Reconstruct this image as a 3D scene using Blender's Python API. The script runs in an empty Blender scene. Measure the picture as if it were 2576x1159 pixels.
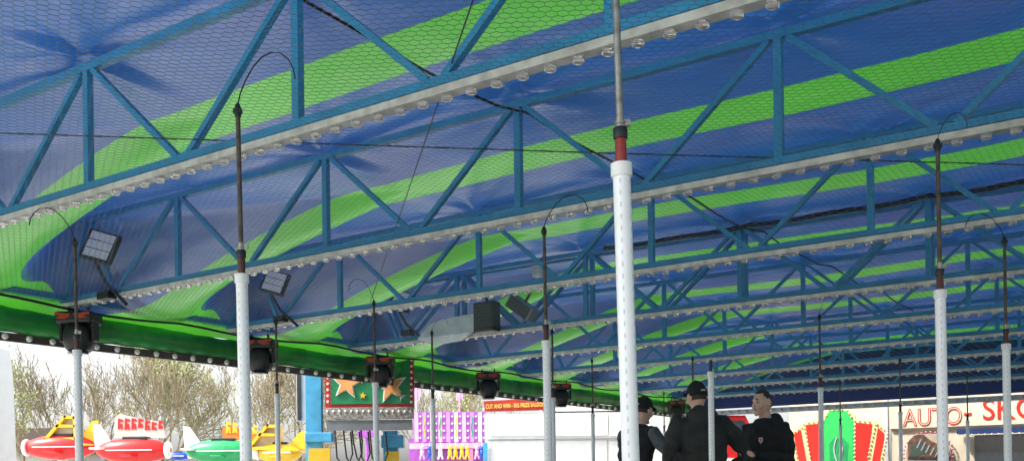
import bpy, bmesh, math, random
import numpy as np
from mathutils import Vector, Matrix
random.seed(3); rng = np.random.default_rng(3)
SC = bpy.context.scene; COL = SC.collection
PI = math.pi
F, U0, V0, ROLL, EYE, H = 2500., 1288., 1215., -.012, .96, 1.9
ANG = -0.594
D = Vector((math.cos(ANG), math.sin(ANG), 0)); N = Vector((-math.sin(ANG), math.cos(ANG), 0))
GZ = -.45
def at(x, y, Y):
    dx, dy = x-U0, V0-y
    r = dx*math.cos(ROLL)-dy*math.sin(ROLL); up = dx*math.sin(ROLL)+dy*math.cos(ROLL)
    return Vector((r/F*Y, Y, EYE+up/F*Y))
def on_n(x, y, n):
    p = at(x, y, 1.); v = Vector((p.x, 1, p.z-EYE)); t = n/(N.x*v.x+N.y)
    w = v*t; return w.dot(D), EYE+w.z
def on_d(x, y, d):
    p = at(x, y, 1.); v = Vector((p.x, 1, p.z-EYE)); t = d/(D.x*v.x+D.y)
    w = v*t; return w.dot(N), EYE+w.z
def cw(d, n, z=0): return D*d+N*n+Vector((0, 0, z))

# ---------------------------------------------------------------- mesh builder
class MB:
    def __init__(s): s.v = []; s.f = []
    def add(s, vs, fs):
        o = len(s.v); s.v += [tuple(v) for v in vs]; s.f += [tuple(i+o for i in f) for f in fs]
    def box(s, x0, x1, y0, y1, z0, z1, m=None, bev=0):
        if bev:
            b = bev; vs = []; 
            bm = bmesh.new(); bmesh.ops.create_cube(bm, size=1)
            for v in bm.verts: v.co = Vector(((x0+x1)/2+v.co.x*(x1-x0), (y0+y1)/2+v.co.y*(y1-y0), (z0+z1)/2+v.co.z*(z1-z0)))
            bmesh.ops.bevel(bm, geom=list(bm.edges), offset=b, segments=2, affect='EDGES', profile=.5)
            bm.verts.index_update()
            vs = [v.co.copy() for v in bm.verts]; fs = [[v.index for v in f.verts] for f in bm.faces]; bm.free()
        else:
            vs = [Vector(p) for p in ((x0,y0,z0),(x1,y0,z0),(x1,y1,z0),(x0,y1,z0),(x0,y0,z1),(x1,y0,z1),(x1,y1,z1),(x0,y1,z1))]
            fs = [(0,3,2,1),(4,5,6,7),(0,1,5,4),(1,2,6,5),(2,3,7,6),(3,0,4,7)]
        if m is not None: vs = [m @ v for v in vs]
        s.add(vs, fs); return s
    def bar(s, p, q, w, h, up=(0,1,0)):
        p, q = Vector(p), Vector(q); t = (q-p).normalized(); u = Vector(up); a = t.cross(u).normalized(); b = a.cross(t)
        vs = [c+a*(i*w/2)+b*(j*h/2) for c in (p, q) for i, j in ((-1,-1),(1,-1),(1,1),(-1,1))]
        s.add(vs, [(0,1,2,3),(7,6,5,4),(0,4,5,1),(1,5,6,2),(2,6,7,3),(3,7,4,0)]); return s
    def tube(s, pts, r, n=8, cap=True):
        pts = [Vector(p) for p in pts]; k = len(pts)
        if not isinstance(r, (list, tuple)): r = [r]*k
        vs = []; ref = None
        for i, p in enumerate(pts):
            t = (pts[min(i+1,k-1)]-pts[max(i-1,0)]).normalized()
            if ref is None: ref = Vector((0,0,1)) if abs(t.z) < .9 else Vector((1,0,0))
            a = t.cross(ref).normalized(); b = t.cross(a).normalized()
            ra, rb = r[i] if isinstance(r[i], (list, tuple)) else (r[i], r[i])
            for j in range(n):
                an = 2*PI*j/n; vs.append(p+a*(ra*math.cos(an))+b*(rb*math.sin(an)))
        fs = [(i*n+j, i*n+(j+1)%n, (i+1)*n+(j+1)%n, (i+1)*n+j) for i in range(k-1) for j in range(n)]
        if cap: fs += [tuple(range(n-1,-1,-1)), tuple((k-1)*n+j for j in range(n))]
        s.add(vs, fs); return s
    def lathe(s, prof, n=16, m=None):   # prof: (r, z)
        vs = []; k = len(prof)
        for r, z in prof:
            for j in range(n):
                an = 2*PI*j/n; vs.append(Vector((max(r,1e-4)*math.cos(an), max(r,1e-4)*math.sin(an), z)))
        fs = [(i*n+j, i*n+(j+1)%n, (i+1)*n+(j+1)%n, (i+1)*n+j) for i in range(k-1) for j in range(n)]
        fs += [tuple(range(n-1,-1,-1)), tuple((k-1)*n+j for j in range(n))]
        if m is not None: vs = [m @ v for v in vs]
        s.add(vs, fs); return s
    def ell(s, c, r, n=14, k=9, m=None, fn=None):
        vs = []; c = Vector(c)
        for i in range(k+1):
            th = PI*i/k
            for j in range(n):
                an = 2*PI*j/n
                u = Vector((math.sin(th)*math.cos(an), math.sin(th)*math.sin(an), math.cos(th)))
                if fn: u = fn(u)
                vs.append(Vector((u.x*r[0], u.y*r[1], u.z*r[2])))
        if m is not None: vs = [m @ v for v in vs]
        vs = [v+c for v in vs]
        s.add(vs, [(i*n+j, (i+1)*n+j, (i+1)*n+(j+1)%n, i*n+(j+1)%n) for i in range(k) for j in range(n)]); return s
    def prism(s, poly, y0, y1):    # polygon in xz, extruded along y
        n = len(poly)
        vs = [Vector((p[0], y0, p[1])) for p in poly]+[Vector((p[0], y1, p[1])) for p in poly]
        s.add(vs, [tuple(range(n)), tuple(range(2*n-1,n-1,-1))]+[(i, i+n, (i+1)%n+n, (i+1)%n) for i in range(n)]); return s
    def build(s, name, mat, parent=None, rel=None, smooth=False):
        me = bpy.data.meshes.new(name)
        vs = s.v if rel is None else [(a-rel[0], b-rel[1], c-rel[2]) for a, b, c in s.v]
        me.from_pydata(vs, [], s.f); me.update()
        bm = bmesh.new(); bm.from_mesh(me); bmesh.ops.recalc_face_normals(bm, faces=bm.faces); bm.to_mesh(me); bm.free()
        return link(name, me, mat, parent, smooth)
def link(name, me, mat, parent=None, smooth=False):
    me.materials.clear(); me.materials.append(mat)
    if smooth:
        me.polygons.foreach_set('use_smooth', [True]*len(me.polygons))
        try: me.set_sharp_from_angle(angle=math.radians(40))
        except Exception: pass
    o = bpy.data.objects.new(name, me); COL.objects.link(o)
    if parent is not None: o.parent = parent
    return o
def tag(o, label=None, cat=None, group=None, kind=None):
    if label: o['label'] = label
    if cat: o['category'] = cat
    if group: o['group'] = group
    if kind: o['kind'] = kind
    return o
def thing(name, label, cat, loc=(0,0,0), rz=0, group=None):
    o = bpy.data.objects.new(name, None); COL.objects.link(o); o.empty_display_size = .1
    o.location = loc; o.rotation_euler = (0,0,rz); return tag(o, label, cat, group)
def copy_kids(src, dst):
    for ch in [x for x in bpy.data.objects if x.parent == src]:
        c = ch.copy(); COL.objects.link(c); c.parent = dst; copy_kids(ch, c)
def copy_tree(o):
    c = o.copy(); COL.objects.link(c); copy_kids(o, c); return c
def text_obj(name, s, size, mat, parent, loc, rot=(PI/2,0,0), ext=.004, off=0., align='LEFT', sx=1.):
    cu = bpy.data.curves.new('t', 'FONT'); cu.body = s; cu.size = size; cu.extrude = ext; cu.offset = off; cu.align_x = align; cu.resolution_u = 4
    t = bpy.data.objects.new('t', cu); COL.objects.link(t)
    dg = bpy.context.evaluated_depsgraph_get()
    me = bpy.data.meshes.new_from_object(t.evaluated_get(dg)); me.name = name
    bpy.data.objects.remove(t); bpy.data.curves.remove(cu)
    o = link(name, me, mat, parent); o.location = loc; o.rotation_euler = rot; o.scale = (sx,1,1); return o

# ---------------------------------------------------------------- materials
def mat(name, col, rough=.5, metal=0., var=.18, scale=6., bump=0., bscale=40., spec=.5, trans=0., emit=0.):
    m = bpy.data.materials.new(name); m.use_nodes = True; nt = m.node_tree; b = nt.nodes['Principled BSDF']
    tc = nt.nodes.new('ShaderNodeTexCoord'); nz = nt.nodes.new('ShaderNodeTexNoise'); nz.inputs['Scale'].default_value = scale; nz.inputs['Detail'].default_value = 5
    nt.links.new(tc.outputs['Object'], nz.inputs['Vector'])
    rp = nt.nodes.new('ShaderNodeValToRGB'); rp.color_ramp.elements[0].position = .3; rp.color_ramp.elements[1].position = .7
    rp.color_ramp.elements[0].color = tuple(c*(1-var) for c in col)+(1,); rp.color_ramp.elements[1].color = tuple(min(1,c*(1+var*.6)) for c in col)+(1,)
    nt.links.new(nz.outputs['Fac'], rp.inputs['Fac']); nt.links.new(rp.outputs['Color'], b.inputs['Base Color'])
    b.inputs['Roughness'].default_value = rough; b.inputs['Metallic'].default_value = metal; b.inputs['Specular IOR Level'].default_value = spec
    if trans: b.inputs['Transmission Weight'].default_value = trans
    if emit: b.inputs['Emission Color'].default_value = col+(1,); b.inputs['Emission Strength'].default_value = emit
    if bump:
        n2 = nt.nodes.new('ShaderNodeTexNoise'); n2.inputs['Scale'].default_value = bscale; n2.inputs['Detail'].default_value = 5
        nt.links.new(tc.outputs['Object'], n2.inputs['Vector'])
        bp = nt.nodes.new('ShaderNodeBump'); bp.inputs['Strength'].default_value = bump; bp.inputs['Distance'].default_value = .02
        nt.links.new(n2.outputs['Fac'], bp.inputs['Height']); nt.links.new(bp.outputs['Normal'], b.inputs['Normal'])
    return m
m_truss = mat('truss blue paint', (.035,.3,.57), .38, var=.16, scale=5)
m_strip = mat('lamp strip white', (.62,.61,.57), .45, var=.3, scale=14)
m_bulb = mat('lamp plastic', (.92,.92,.9), .06, var=.05, spec=.8, trans=.75)
m_globe = mat('white lamp plastic', (.74,.73,.68), .15, var=.05, spec=.7)
m_ybulb = mat('yellow lamp plastic', (.9,.75,.42), .15, var=.05, spec=.7)
m_wire = mat('netting wire', (.15,.16,.165), .5, var=.2)
m_white = mat('white paint', (.84,.84,.83), .4, var=.06)
m_vwhite = mat('vehicle white', (.84,.84,.83), .3, var=.05)
m_black = mat('black plastic', (.015,.015,.017), .45)
m_dark = mat('dark steel', (.05,.05,.055), .4, metal=.4)
m_galv = mat('galvanised steel', (.33,.31,.28), .4, metal=.6, var=.4, scale=30)
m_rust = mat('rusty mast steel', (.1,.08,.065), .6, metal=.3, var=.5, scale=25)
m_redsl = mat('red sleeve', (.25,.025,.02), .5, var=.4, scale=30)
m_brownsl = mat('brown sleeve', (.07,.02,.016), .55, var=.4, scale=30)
m_lips = mat('lips', (.4,.15,.12), .5)
m_red = mat('red paint', (.66,.02,.02), .25, var=.15)
m_orange = mat('orange red plastic', (.42,.045,.015), .4)
m_signor = mat('orange sign', (.85,.2,.02), .4)
m_green = mat('green paint', (.02,.36,.12), .25, var=.15)
m_signgreen = mat('sign green', (.015,.2,.08), .4, var=.2)
m_yellow = mat('yellow paint', (.82,.52,.03), .3, var=.15)
m_bluep = mat('ride blue', (.02,.09,.5), .3)
m_deepblue = mat('valance blue', (.015,.04,.17), .5)
m_colblue = mat('column blue', (.07,.36,.62), .4, var=.25)
m_grey = mat('grey panel', (.33,.34,.36), .5)
m_lgrey = mat('light grey panel', (.55,.57,.6), .5)
m_cream = mat('cream wall', (.7,.61,.46), .5, var=.1, scale=3)
m_letter = mat('red lettering', (.6,.03,.02), .4)
m_purple = mat('purple cloth', (.36,.09,.45), .6)
m_pink = mat('pink cloth', (.8,.4,.66), .6)
m_glass = mat('dark glass', (.03,.04,.05), .08, spec=.8)
m_star = mat('star bronze', (.7,.3,.1), .4, var=.35, scale=5)
m_skin = mat('skin', (.72,.44,.33), .5, var=.1)
m_hair = mat('dark hair', (.05,.035,.025), .7, bump=.4, bscale=120)
m_jblack = mat('black fabric', (.013,.014,.017), .85, var=.3, bump=.8, bscale=18)
m_jgrey = mat('charcoal fabric', (.035,.036,.034), .9, var=.4, bump=1., bscale=14)
m_slgrey = mat('grey fabric', (.12,.13,.14), .85, var=.3, bump=.8, bscale=18)
m_trouser = mat('dark trousers', (.02,.022,.03), .9, bump=.3)
m_cable = mat('black cable', (.012,.012,.014), .6)
m_bark = mat('bark', (.24,.2,.14), .9, var=.35, scale=3)
m_twig = mat('twigs', (.3,.255,.165), .9, var=.35, scale=1.5)
m_bud = mat('spring buds', (.36,.42,.15), .8, var=.35, scale=1)
m_brush = mat('brush', (.26,.235,.15), .95, var=.5, scale=2)
m_asph = mat('asphalt', (.45,.44,.42), .85, var=.2, scale=2)
m_grass = mat('ground', (.3,.29,.24), .95, var=.3, scale=.4)
m_plate = mat('floor plate', (.14,.14,.15), .5, metal=.2, var=.2, scale=3)
m_strings = mat('fascia strip', (.1,.075,.065), .5)
m_roof = mat('roof tile', (.12,.09,.08), .8)
m_wall = mat('house wall', (.5,.47,.42), .8)

def mth_(nt):
    def mth(op, a, bb=None):
        n = nt.nodes.new('ShaderNodeMath'); n.operation = op
        for i, x in enumerate((a, bb)):
            if x is None: continue
            if isinstance(x, (int, float)): n.inputs[i].default_value = x
            else: nt.links.new(x, n.inputs[i])
        return n.outputs[0]
    return mth
def led_mat():
    m = mat('led tube', (.9,.91,.93), .3, var=.06); nt = m.node_tree; b = nt.nodes['Principled BSDF']
    tc = nt.nodes.new('ShaderNodeTexCoord'); sp = nt.nodes.new('ShaderNodeSeparateXYZ'); nt.links.new(tc.outputs['Object'], sp.inputs[0]); mth = mth_(nt)
    fz = mth('FRACT', mth('MULTIPLY', sp.outputs['Z'], 1/.034)); mz = mth('LESS_THAN', mth('ABSOLUTE', mth('SUBTRACT', fz, .5)), .2)
    an = mth('ARCTAN2', sp.outputs['Y'], sp.outputs['X']); fa = mth('FRACT', mth('MULTIPLY', an, 5/(2*PI)))
    ma = mth('LESS_THAN', mth('ABSOLUTE', mth('SUBTRACT', fa, .5)), .07)
    k = mth('MULTIPLY', mth('MULTIPLY', mz, ma), .4)
    mx = nt.nodes.new('ShaderNodeMix'); mx.data_type = 'RGBA'
    nt.links.new(k, mx.inputs['Factor']); nt.links.new(b.inputs['Base Color'].links[0].from_socket, mx.inputs[6]); mx.inputs[7].default_value = (.2,.2,.22,1)
    nt.links.new(mx.outputs[2], b.inputs['Base Color']); return m
m_led = led_mat()

S, N0 = 2.13, 3.77          # truss spacing, first truss
def tarp_mat():
    m = bpy.data.materials.new('striped tarpaulin'); m.use_nodes = True; nt = m.node_tree; b = nt.nodes['Principled BSDF']; out = nt.nodes['Material Output']
    tc = nt.nodes.new('ShaderNodeTexCoord'); sp = nt.nodes.new('ShaderNodeSeparateXYZ'); nt.links.new(tc.outputs['Object'], sp.inputs[0]); mth = mth_(nt)
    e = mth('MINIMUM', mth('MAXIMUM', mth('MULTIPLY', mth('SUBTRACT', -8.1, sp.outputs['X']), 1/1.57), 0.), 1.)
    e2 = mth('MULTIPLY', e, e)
    yy = mth('SUBTRACT', sp.outputs['Y'], mth('MULTIPLY', e2, .17))      # the panel ends lean a little towards the next bay
    t = mth('SUBTRACT', mth('FRACT', mth('ADD', mth('MULTIPLY', mth('SUBTRACT', yy, N0), 1/S), .5+10)), .5)
    a = mth('MULTIPLY', mth('ABSOLUTE', t), S)
    w = mth('MULTIPLY', mth('MULTIPLY', mth('POWER', mth('MAXIMUM', mth('SUBTRACT', 1., mth('POWER', e, 7.)), 0.), .5), mth('SUBTRACT', 1., mth('MULTIPLY', e2, .18))), S/2-.245)
    g = mth('GREATER_THAN', a, w)
    nz = nt.nodes.new('ShaderNodeTexNoise'); nz.inputs['Scale'].default_value = .9; nz.inputs['Detail'].default_value = 8; nt.links.new(tc.outputs['Object'], nz.inputs['Vector'])
    n3 = nt.nodes.new('ShaderNodeTexNoise'); n3.inputs['Scale'].default_value = .35; n3.inputs['Detail'].default_value = 2; nt.links.new(tc.outputs['Object'], n3.inputs['Vector'])
    r3 = nt.nodes.new('ShaderNodeValToRGB'); r3.color_ramp.elements[0].position = .52; r3.color_ramp.elements[1].position = .8
    r3.color_ramp.elements[0].color = (.012,.1,.36,1); r3.color_ramp.elements[1].color = (.1,.09,.3,1); nt.links.new(n3.outputs['Fac'], r3.inputs['Fac'])
    # pocket shade put into the colour: blue darkened to navy by the eave
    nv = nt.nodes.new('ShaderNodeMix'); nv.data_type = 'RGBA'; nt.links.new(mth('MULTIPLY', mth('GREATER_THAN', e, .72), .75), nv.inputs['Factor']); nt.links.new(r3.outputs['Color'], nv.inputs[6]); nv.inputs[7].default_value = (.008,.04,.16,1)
    mx = nt.nodes.new('ShaderNodeMix'); mx.data_type = 'RGBA'; nt.links.new(g, mx.inputs['Factor'])
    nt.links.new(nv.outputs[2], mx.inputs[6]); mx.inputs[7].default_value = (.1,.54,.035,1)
    hs = nt.nodes.new('ShaderNodeHueSaturation'); nt.links.new(mx.outputs[2], hs.inputs['Color'])
    nt.links.new(mth('ADD', mth('MULTIPLY', nz.outputs['Fac'], .5), .72), hs.inputs['Value'])
    nt.links.new(hs.outputs['Color'], b.inputs['Base Color']); b.inputs['Roughness'].default_value = .4; b.inputs['Specular IOR Level'].default_value = 1.
    b.inputs['Coat Weight'].default_value = 1.; b.inputs['Coat Roughness'].default_value = .3; b.inputs['Coat IOR'].default_value = 1.95
    mp = nt.nodes.new('ShaderNodeMapping'); mp.inputs['Scale'].default_value = (.5,1.5,1.); mp.inputs['Rotation'].default_value = (0,0,.5); nt.links.new(tc.outputs['Object'], mp.inputs['Vector'])
    n2 = nt.nodes.new('ShaderNodeTexNoise'); n2.inputs['Scale'].default_value = 1.1; n2.inputs['Detail'].default_value = 4; n2.inputs['Distortion'].default_value = .6; nt.links.new(mp.outputs[0], n2.inputs['Vector'])
    bp = nt.nodes.new('ShaderNodeBump'); bp.inputs['Strength'].default_value = .35; bp.inputs['Distance'].default_value = .1
    nt.links.new(n2.outputs['Fac'], bp.inputs['Height']); nt.links.new(bp.outputs['Normal'], b.inputs['Normal']); nt.links.new(bp.outputs['Normal'], b.inputs['Coat Normal'])
    tr = nt.nodes.new('ShaderNodeBsdfTranslucent'); nt.links.new(hs.outputs['Color'], tr.inputs['Color']); nt.links.new(bp.outputs['Normal'], tr.inputs['Normal'])
    ms = nt.nodes.new('ShaderNodeMixShader'); ms.inputs[0].default_value = .17
    nt.links.new(b.outputs[0], ms.inputs[1]); nt.links.new(tr.outputs[0], ms.inputs[2]); nt.links.new(ms.outputs[0], out.inputs['Surface'])
    return m
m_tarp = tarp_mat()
m_roll = mat('rolled green tarp', (.025,.28,.05), .42, var=.4, scale=2.5, bump=.8, bscale=4)

# ---------------------------------------------------------------- camera, light
cam = bpy.data.cameras.new('camera'); co = bpy.data.objects.new('camera', cam); COL.objects.link(co); SC.camera = co
cam.lens = F/2576*36; cam.sensor_width = 36; cam.shift_y = (V0-579.5)/2576; cam.clip_start = .05; cam.clip_end = 2000
co.matrix_world = Matrix.Translation((0,0,EYE)) @ Matrix.Rotation(PI/2,4,'X') @ Matrix.Rotation(ROLL,4,'Z')
w = bpy.data.worlds.new('World'); SC.world = w; w.use_nodes = True; nt = w.node_tree; bg = nt.nodes['Background']
sd = Vector((.75,.25,-.9)).normalized()
sky = nt.nodes.new('ShaderNodeTexSky'); sky.sky_type = 'NISHITA'; sky.sun_disc = False; sky.sun_elevation = math.asin(-sd.z); sky.sun_rotation = math.radians(252); sky.dust_density = 4; sky.air_density = 1.
hsv = nt.nodes.new('ShaderNodeHueSaturation'); hsv.inputs['Saturation'].default_value = .22; hsv.inputs['Value'].default_value = 2.8
nt.links.new(sky.outputs[0], hsv.inputs['Color']); nt.links.new(hsv.outputs[0], bg.inputs['Color']); bg.inputs['Strength'].default_value = .15
sl = bpy.data.lights.new('sun', 'SUN'); sl.energy = 5.; sl.angle = math.radians(.6); sl.color = (1,.95,.87)
so = bpy.data.objects.new('sun', sl); COL.objects.link(so); so.rotation_euler = sd.to_track_quat('-Z', 'Y').to_euler()
SC.view_settings.view_transform = 'Standard'; SC.view_settings.look = 'None'; SC.view_settings.exposure = 0

# ---------------------------------------------------------------- ground
tag(MB().box(-700,700,-300,1200,GZ-.3,GZ).build('ground', m_grass), kind='structure')
tag(MB().box(-30,34,-8,38,GZ+.004,GZ+.008).build('pavement', m_asph), kind='structure')
fl = MB().box(-9.5,12.,1.2,22.,GZ+.012,0).build('ride_floor', m_plate); fl.rotation_euler.z = ANG; tag(fl, kind='structure')

# ---------------------------------------------------------------- tarp
XE = -9.69; ZT = EYE+1.447*H; ZR = EYE+1.80
nodes_top = [(-.06-.995*k)*H for k in range(-2,5)]
ds = np.concatenate([np.linspace(XE,-8.9,70), np.linspace(-8.88,-5.5,90), np.arange(-5.45,11.5,.08)]); ns = np.arange(-2.6,21.72,.05)  # unseen tarp behind the camera and far right added to block sun and daylight
DD, NN = np.meshgrid(ds, ns, indexing='ij')
ph = (NN-N0)/S; tt = ph-np.round(ph); at_ = np.abs(tt)
c0 = .5-.5*np.cos(2*PI*tt)
xs = -9.42+3.6*c0**1.2; u = np.clip((xs-DD)/(xs-XE),0,1)
pw = 1.9-.75*c0
Z = ZT-.05*c0*(1-u)-(ZT-ZR)*u**pw
for nk in range(-3,9):
    nj = N0+S*nk
    for dk in nodes_top[:-1]:
        rx, ry = DD-dk, NN-nj; r = np.hypot(rx,ry); th = np.arctan2(ry,rx)
        Z += .034*np.exp(-(r/.5)**2)*(np.cos(5*th+dk+nk)+.6*np.cos(9*th+nk))*np.clip(r/.1,0,1)
for k in range(10):
    a = rng.uniform(0,PI); f = rng.uniform(.8,2.4); Z += .007*np.sin(f*(DD*np.cos(a)+NN*np.sin(a))+rng.uniform(0,6))
nd, nn = DD.shape
co_ = np.stack([DD,NN,Z],-1).reshape(-1,3)
idx = np.arange(nd*nn).reshape(nd,nn); q = np.stack([idx[:-1,:-1],idx[1:,:-1],idx[1:,1:],idx[:-1,1:]],-1).reshape(-1,4)
def np_mesh(name, verts, quads):
    me = bpy.data.meshes.new(name); me.vertices.add(len(verts)); me.vertices.foreach_set('co', verts.astype(np.float32).ravel())
    me.loops.add(quads.size); me.loops.foreach_set('vertex_index', quads.astype(np.int32).ravel())
    me.polygons.add(len(quads)); me.polygons.foreach_set('loop_start', np.arange(0,quads.size,4,dtype=np.int32))
    me.update(calc_edges=True); me.validate(); return me
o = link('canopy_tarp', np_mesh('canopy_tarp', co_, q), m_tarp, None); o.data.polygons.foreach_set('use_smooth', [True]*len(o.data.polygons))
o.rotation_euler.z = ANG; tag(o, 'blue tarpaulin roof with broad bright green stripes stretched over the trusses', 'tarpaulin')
pts = []; rr = []
for i in range(380):
    n = -2.4+i*.064
    pts.append((XE+.015*math.sin(n*1.3), n, ZR-.11+.012*math.sin(n*2*PI/S)+.004*math.sin(n*5))); rr.append((.10+.006*math.sin(n*2.1)+.005*math.sin(n*9)+.004*math.sin(n*23), .13+.006*math.sin(n*3)+.004*math.sin(n*17)))
o = MB().tube(pts, rr, 18).build('rolled_tarp', m_roll, smooth=True); o.rotation_euler.z = ANG
tag(o, 'rolled up green tarpaulin running along the left eave above the bulb strip', 'tarpaulin')
o = MB().box(-9.50,-9.42,-2.4,21.6,2.88,2.94).build('eave_beam', m_truss); o.rotation_euler.z = ANG
tag(o, 'long blue beam under the left eave joining the truss ends', 'beam')

# ---------------------------------------------------------------- bulbs
bulb_me = MB().lathe([(.030,0),(.030,-.006),(.025,-.008),(.028,-.011),(.028,-.020),(.022,-.025),(.010,-.027),(0,-.028)], 9).build('bulb', m_bulb)
BM = bulb_me.data; bpy.data.objects.remove(bulb_me)
def globe_mesh(m):
    g = MB().ell((0,0,0),(.034,.034,.034),12,8).build('bulb', m, smooth=True); me = g.data; bpy.data.objects.remove(g); return me
GM = globe_mesh(m_globe); YM = globe_mesh(m_ybulb)
def bulbs(me, parent, pts, rot=None, sc=1.):
    for p in pts:
        o = bpy.data.objects.new('bulb', me); COL.objects.link(o); o.parent = parent; o.location = p; o.scale = (sc,sc,sc)

# ---------------------------------------------------------------- trusses
ZC = EYE+H; ZTOP = EYE+1.415*H
bn = [(-.56-.995*k)*H for k in range(-3,5)]
TL = ['nearest blue roof truss with a row of large clear lamps along its lower edge',
 'second blue roof truss from the camera, lamps below, floodlight at its left end',
 'third blue roof truss from the camera, behind the tall white nearest pole',
 'fourth blue roof truss from the camera, carrying the black loudspeakers',
 'fifth blue roof truss from the camera, lamps small along its lower edge',
 'sixth blue roof truss from the camera, deep under the canopy',
 'seventh blue roof truss from the camera, deep under the canopy',
 'eighth blue roof truss from the camera, next to the farthest one',
 'farthest blue roof truss, just in front of the fairground facade']
def truss(n, label): return thing('roof_truss', label, 'truss', cw(0,n), ANG, 'blue roof trusses under the tarpaulin')
first = truss(N0, TL[0])
MB().bar((-4.79*H,0,ZTOP),(2.75*H,0,ZTOP),.052,.052).build('top_chord', m_truss, first)
MB().bar((-5.02*H,0,ZC+.024),(2.95*H,0,ZC+.024),.045,.055).build('bottom_chord', m_truss, first)
MB().box(-5.0*H,2.9*H,-.036,.036,ZC-.046,ZC-.007).build('light_strip', m_strip, first)
for x in nodes_top: MB().bar((x,0,ZC+.047),(x,0,ZTOP-.02),.05,.045).build('vertical', m_truss, first)
for x in nodes_top:
    for sgn in (-1,1):
        b = min(bn, key=lambda t: abs(t-(x+sgn*.5*H)))
        MB().bar((x+sgn*.06,.0,ZTOP-.025),(b-sgn*.05,0,ZC+.045),.036,.04).build('diagonal', m_truss, first)
MB().bar((bn[-1]-.05,0,ZC+.045),(-4.74*H,0,ZTOP-.03),.036,.04).build('diagonal', m_truss, first)
MB().bar((-4.99*H,0,ZC+.045),(-4.78*H,0,ZTOP-.02),.045,.045).build('end_post', m_truss, first)
steel = [x for x in bpy.data.objects if x.parent == first]
bulbs(BM, first, [(-9.42+.145*i,0,ZC-.047) for i in range(78)])
parts = [x for x in bpy.data.objects if x.parent == first]
def cp(ps, r):
    for p in ps:
        c2 = p.copy(); COL.objects.link(c2); c2.parent = r
for k in range(1,9): cp(parts, truss(N0+S*k, TL[k]))
nT = N0+3*S
cp([p for p in steel if p.name.split('.')[0] != 'light_strip'], truss(nT+.16, 'plain blue truss without lamps bolted close behind the fourth truss'))

# ---------------------------------------------------------------- wire netting (real hexagon wire)
def hexnet(a, d0, d1, n0, n1, r):
    ni = int((d1-d0)/(1.5*a))+1; nj = int((n1-n0)/(1.7320508*a))+1
    I, J = np.meshgrid(np.arange(ni), np.arange(nj), indexing='ij')
    X = d0+I*1.5*a; Y = n0+(J+.5*(I%2))*1.7320508*a
    A = np.stack([X.ravel(),Y.ravel()],-1)
    wx = A[:,0]*D.x+A[:,1]*N.x; wy = A[:,0]*D.y+A[:,1]*N.y
    px = U0+F*wx/np.maximum(wy,.1); A = A[(wy > 3.2) & (px > -350) & (px < 2950)]
    A = A+rng.normal(0,a*.035,A.shape)
    B = A+np.array([a,0]); up = A+np.array([1.5*a,.8660254*a]); dn = A+np.array([1.5*a,-.8660254*a])
    P = np.concatenate([A,B,B]); Q = np.concatenate([B,up,dn])
    t = Q-P; t /= np.linalg.norm(t,axis=1)[:,None]; nrm = np.stack([-t[:,1],t[:,0]],-1)
    vs = []
    def z(p): return ZC-.004-.006*np.sin(p[:,0]*3.3)*np.sin((p[:,1]-N0)/S*PI)**2
    for E in (P,Q):
        zz = z(E)
        for an in (PI/2, PI/2+2*PI/3, PI/2+4*PI/3):
            vs.append(np.stack([E[:,0]+nrm[:,0]*r*math.cos(an), E[:,1]+nrm[:,1]*r*math.cos(an), zz+r*math.sin(an)],-1))
    V = np.stack(vs,1).reshape(-1,3); base = np.arange(len(P))[:,None]*6
    qs = np.stack([base+np.array([[i,(i+1)%3,3+(i+1)%3,3+i]]) for i in range(3)],1).reshape(-1,4)
    return V, qs
Va, qa = hexnet(.0275,-9.5,2.0,1.2,7.0,.0014); Vb, qb = hexnet(.04,-9.5,2.0,7.0,11.5,.0015); Vc, qc = hexnet(.08,-9.5,2.0,11.5,21.4,.0016)
V = np.concatenate([Va,Vb,Vc]); Q = np.concatenate([qa,qb+len(Va),qc+len(Va)+len(Vb)])
o = link('wire_netting', np_mesh('wire_netting', V, Q), m_wire); o.rotation_euler.z = ANG
tag(o, 'hexagonal wire netting stretched flat beneath the trusses as a current ceiling', 'netting')

# ---------------------------------------------------------------- wires, cables
def cable(name, pts, r, m, label, cat, rot=True):
    o = MB().tube(pts, r, 6).build(name, m, smooth=True)
    if rot: o.rotation_euler.z = ANG
    return tag(o, label, cat)
cable('brace_wire', [(-3.6*H,.9*H,ZC+.07),(-1.5*H,2.77*H,ZC+.07),(1.2*H,5.1*H,ZC+.07)], .004, m_dark, 'thin steel brace wire crossing the picture almost level', 'wire')
cable('brace_wire', [(-.35*H,.85*H,ZC+.09),(-4.9*H,5.3*H,ZC+.09)], .004, m_dark, 'thin steel brace wire slanting steeply down to the left', 'wire')
pts = []
for k in range(0,6):
    for j in range(8):
        s_ = j/8; n = N0+S*(k+s_); pts.append((-2.05*H+.09*k+.012*math.sin(k*3+j), n, ZTOP-.08-.1*s_*(1-s_)))
cable('power_cable', pts, .009, m_cable, 'black power cable running from truss to truss under the tarpaulin', 'cable')
pts = [(-2.9*H+i*.25, nT-.05, ZTOP+.01-.03*abs(math.sin(i*.9))) for i in range(24)]
cable('cable_bundle', pts, .022, m_cable, 'black cable bundle tied along the top of the fourth truss', 'cable')
pts = [(-9.3+.05*math.sin(i*.35), 3.3+i*.3, ZC-.05-.05*abs(math.sin(i*.3*PI/S+.4))) for i in range(60)]
cable('net_edge_rope', pts, .014, m_cable, 'black rope along the left edge of the wire netting', 'rope')

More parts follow.
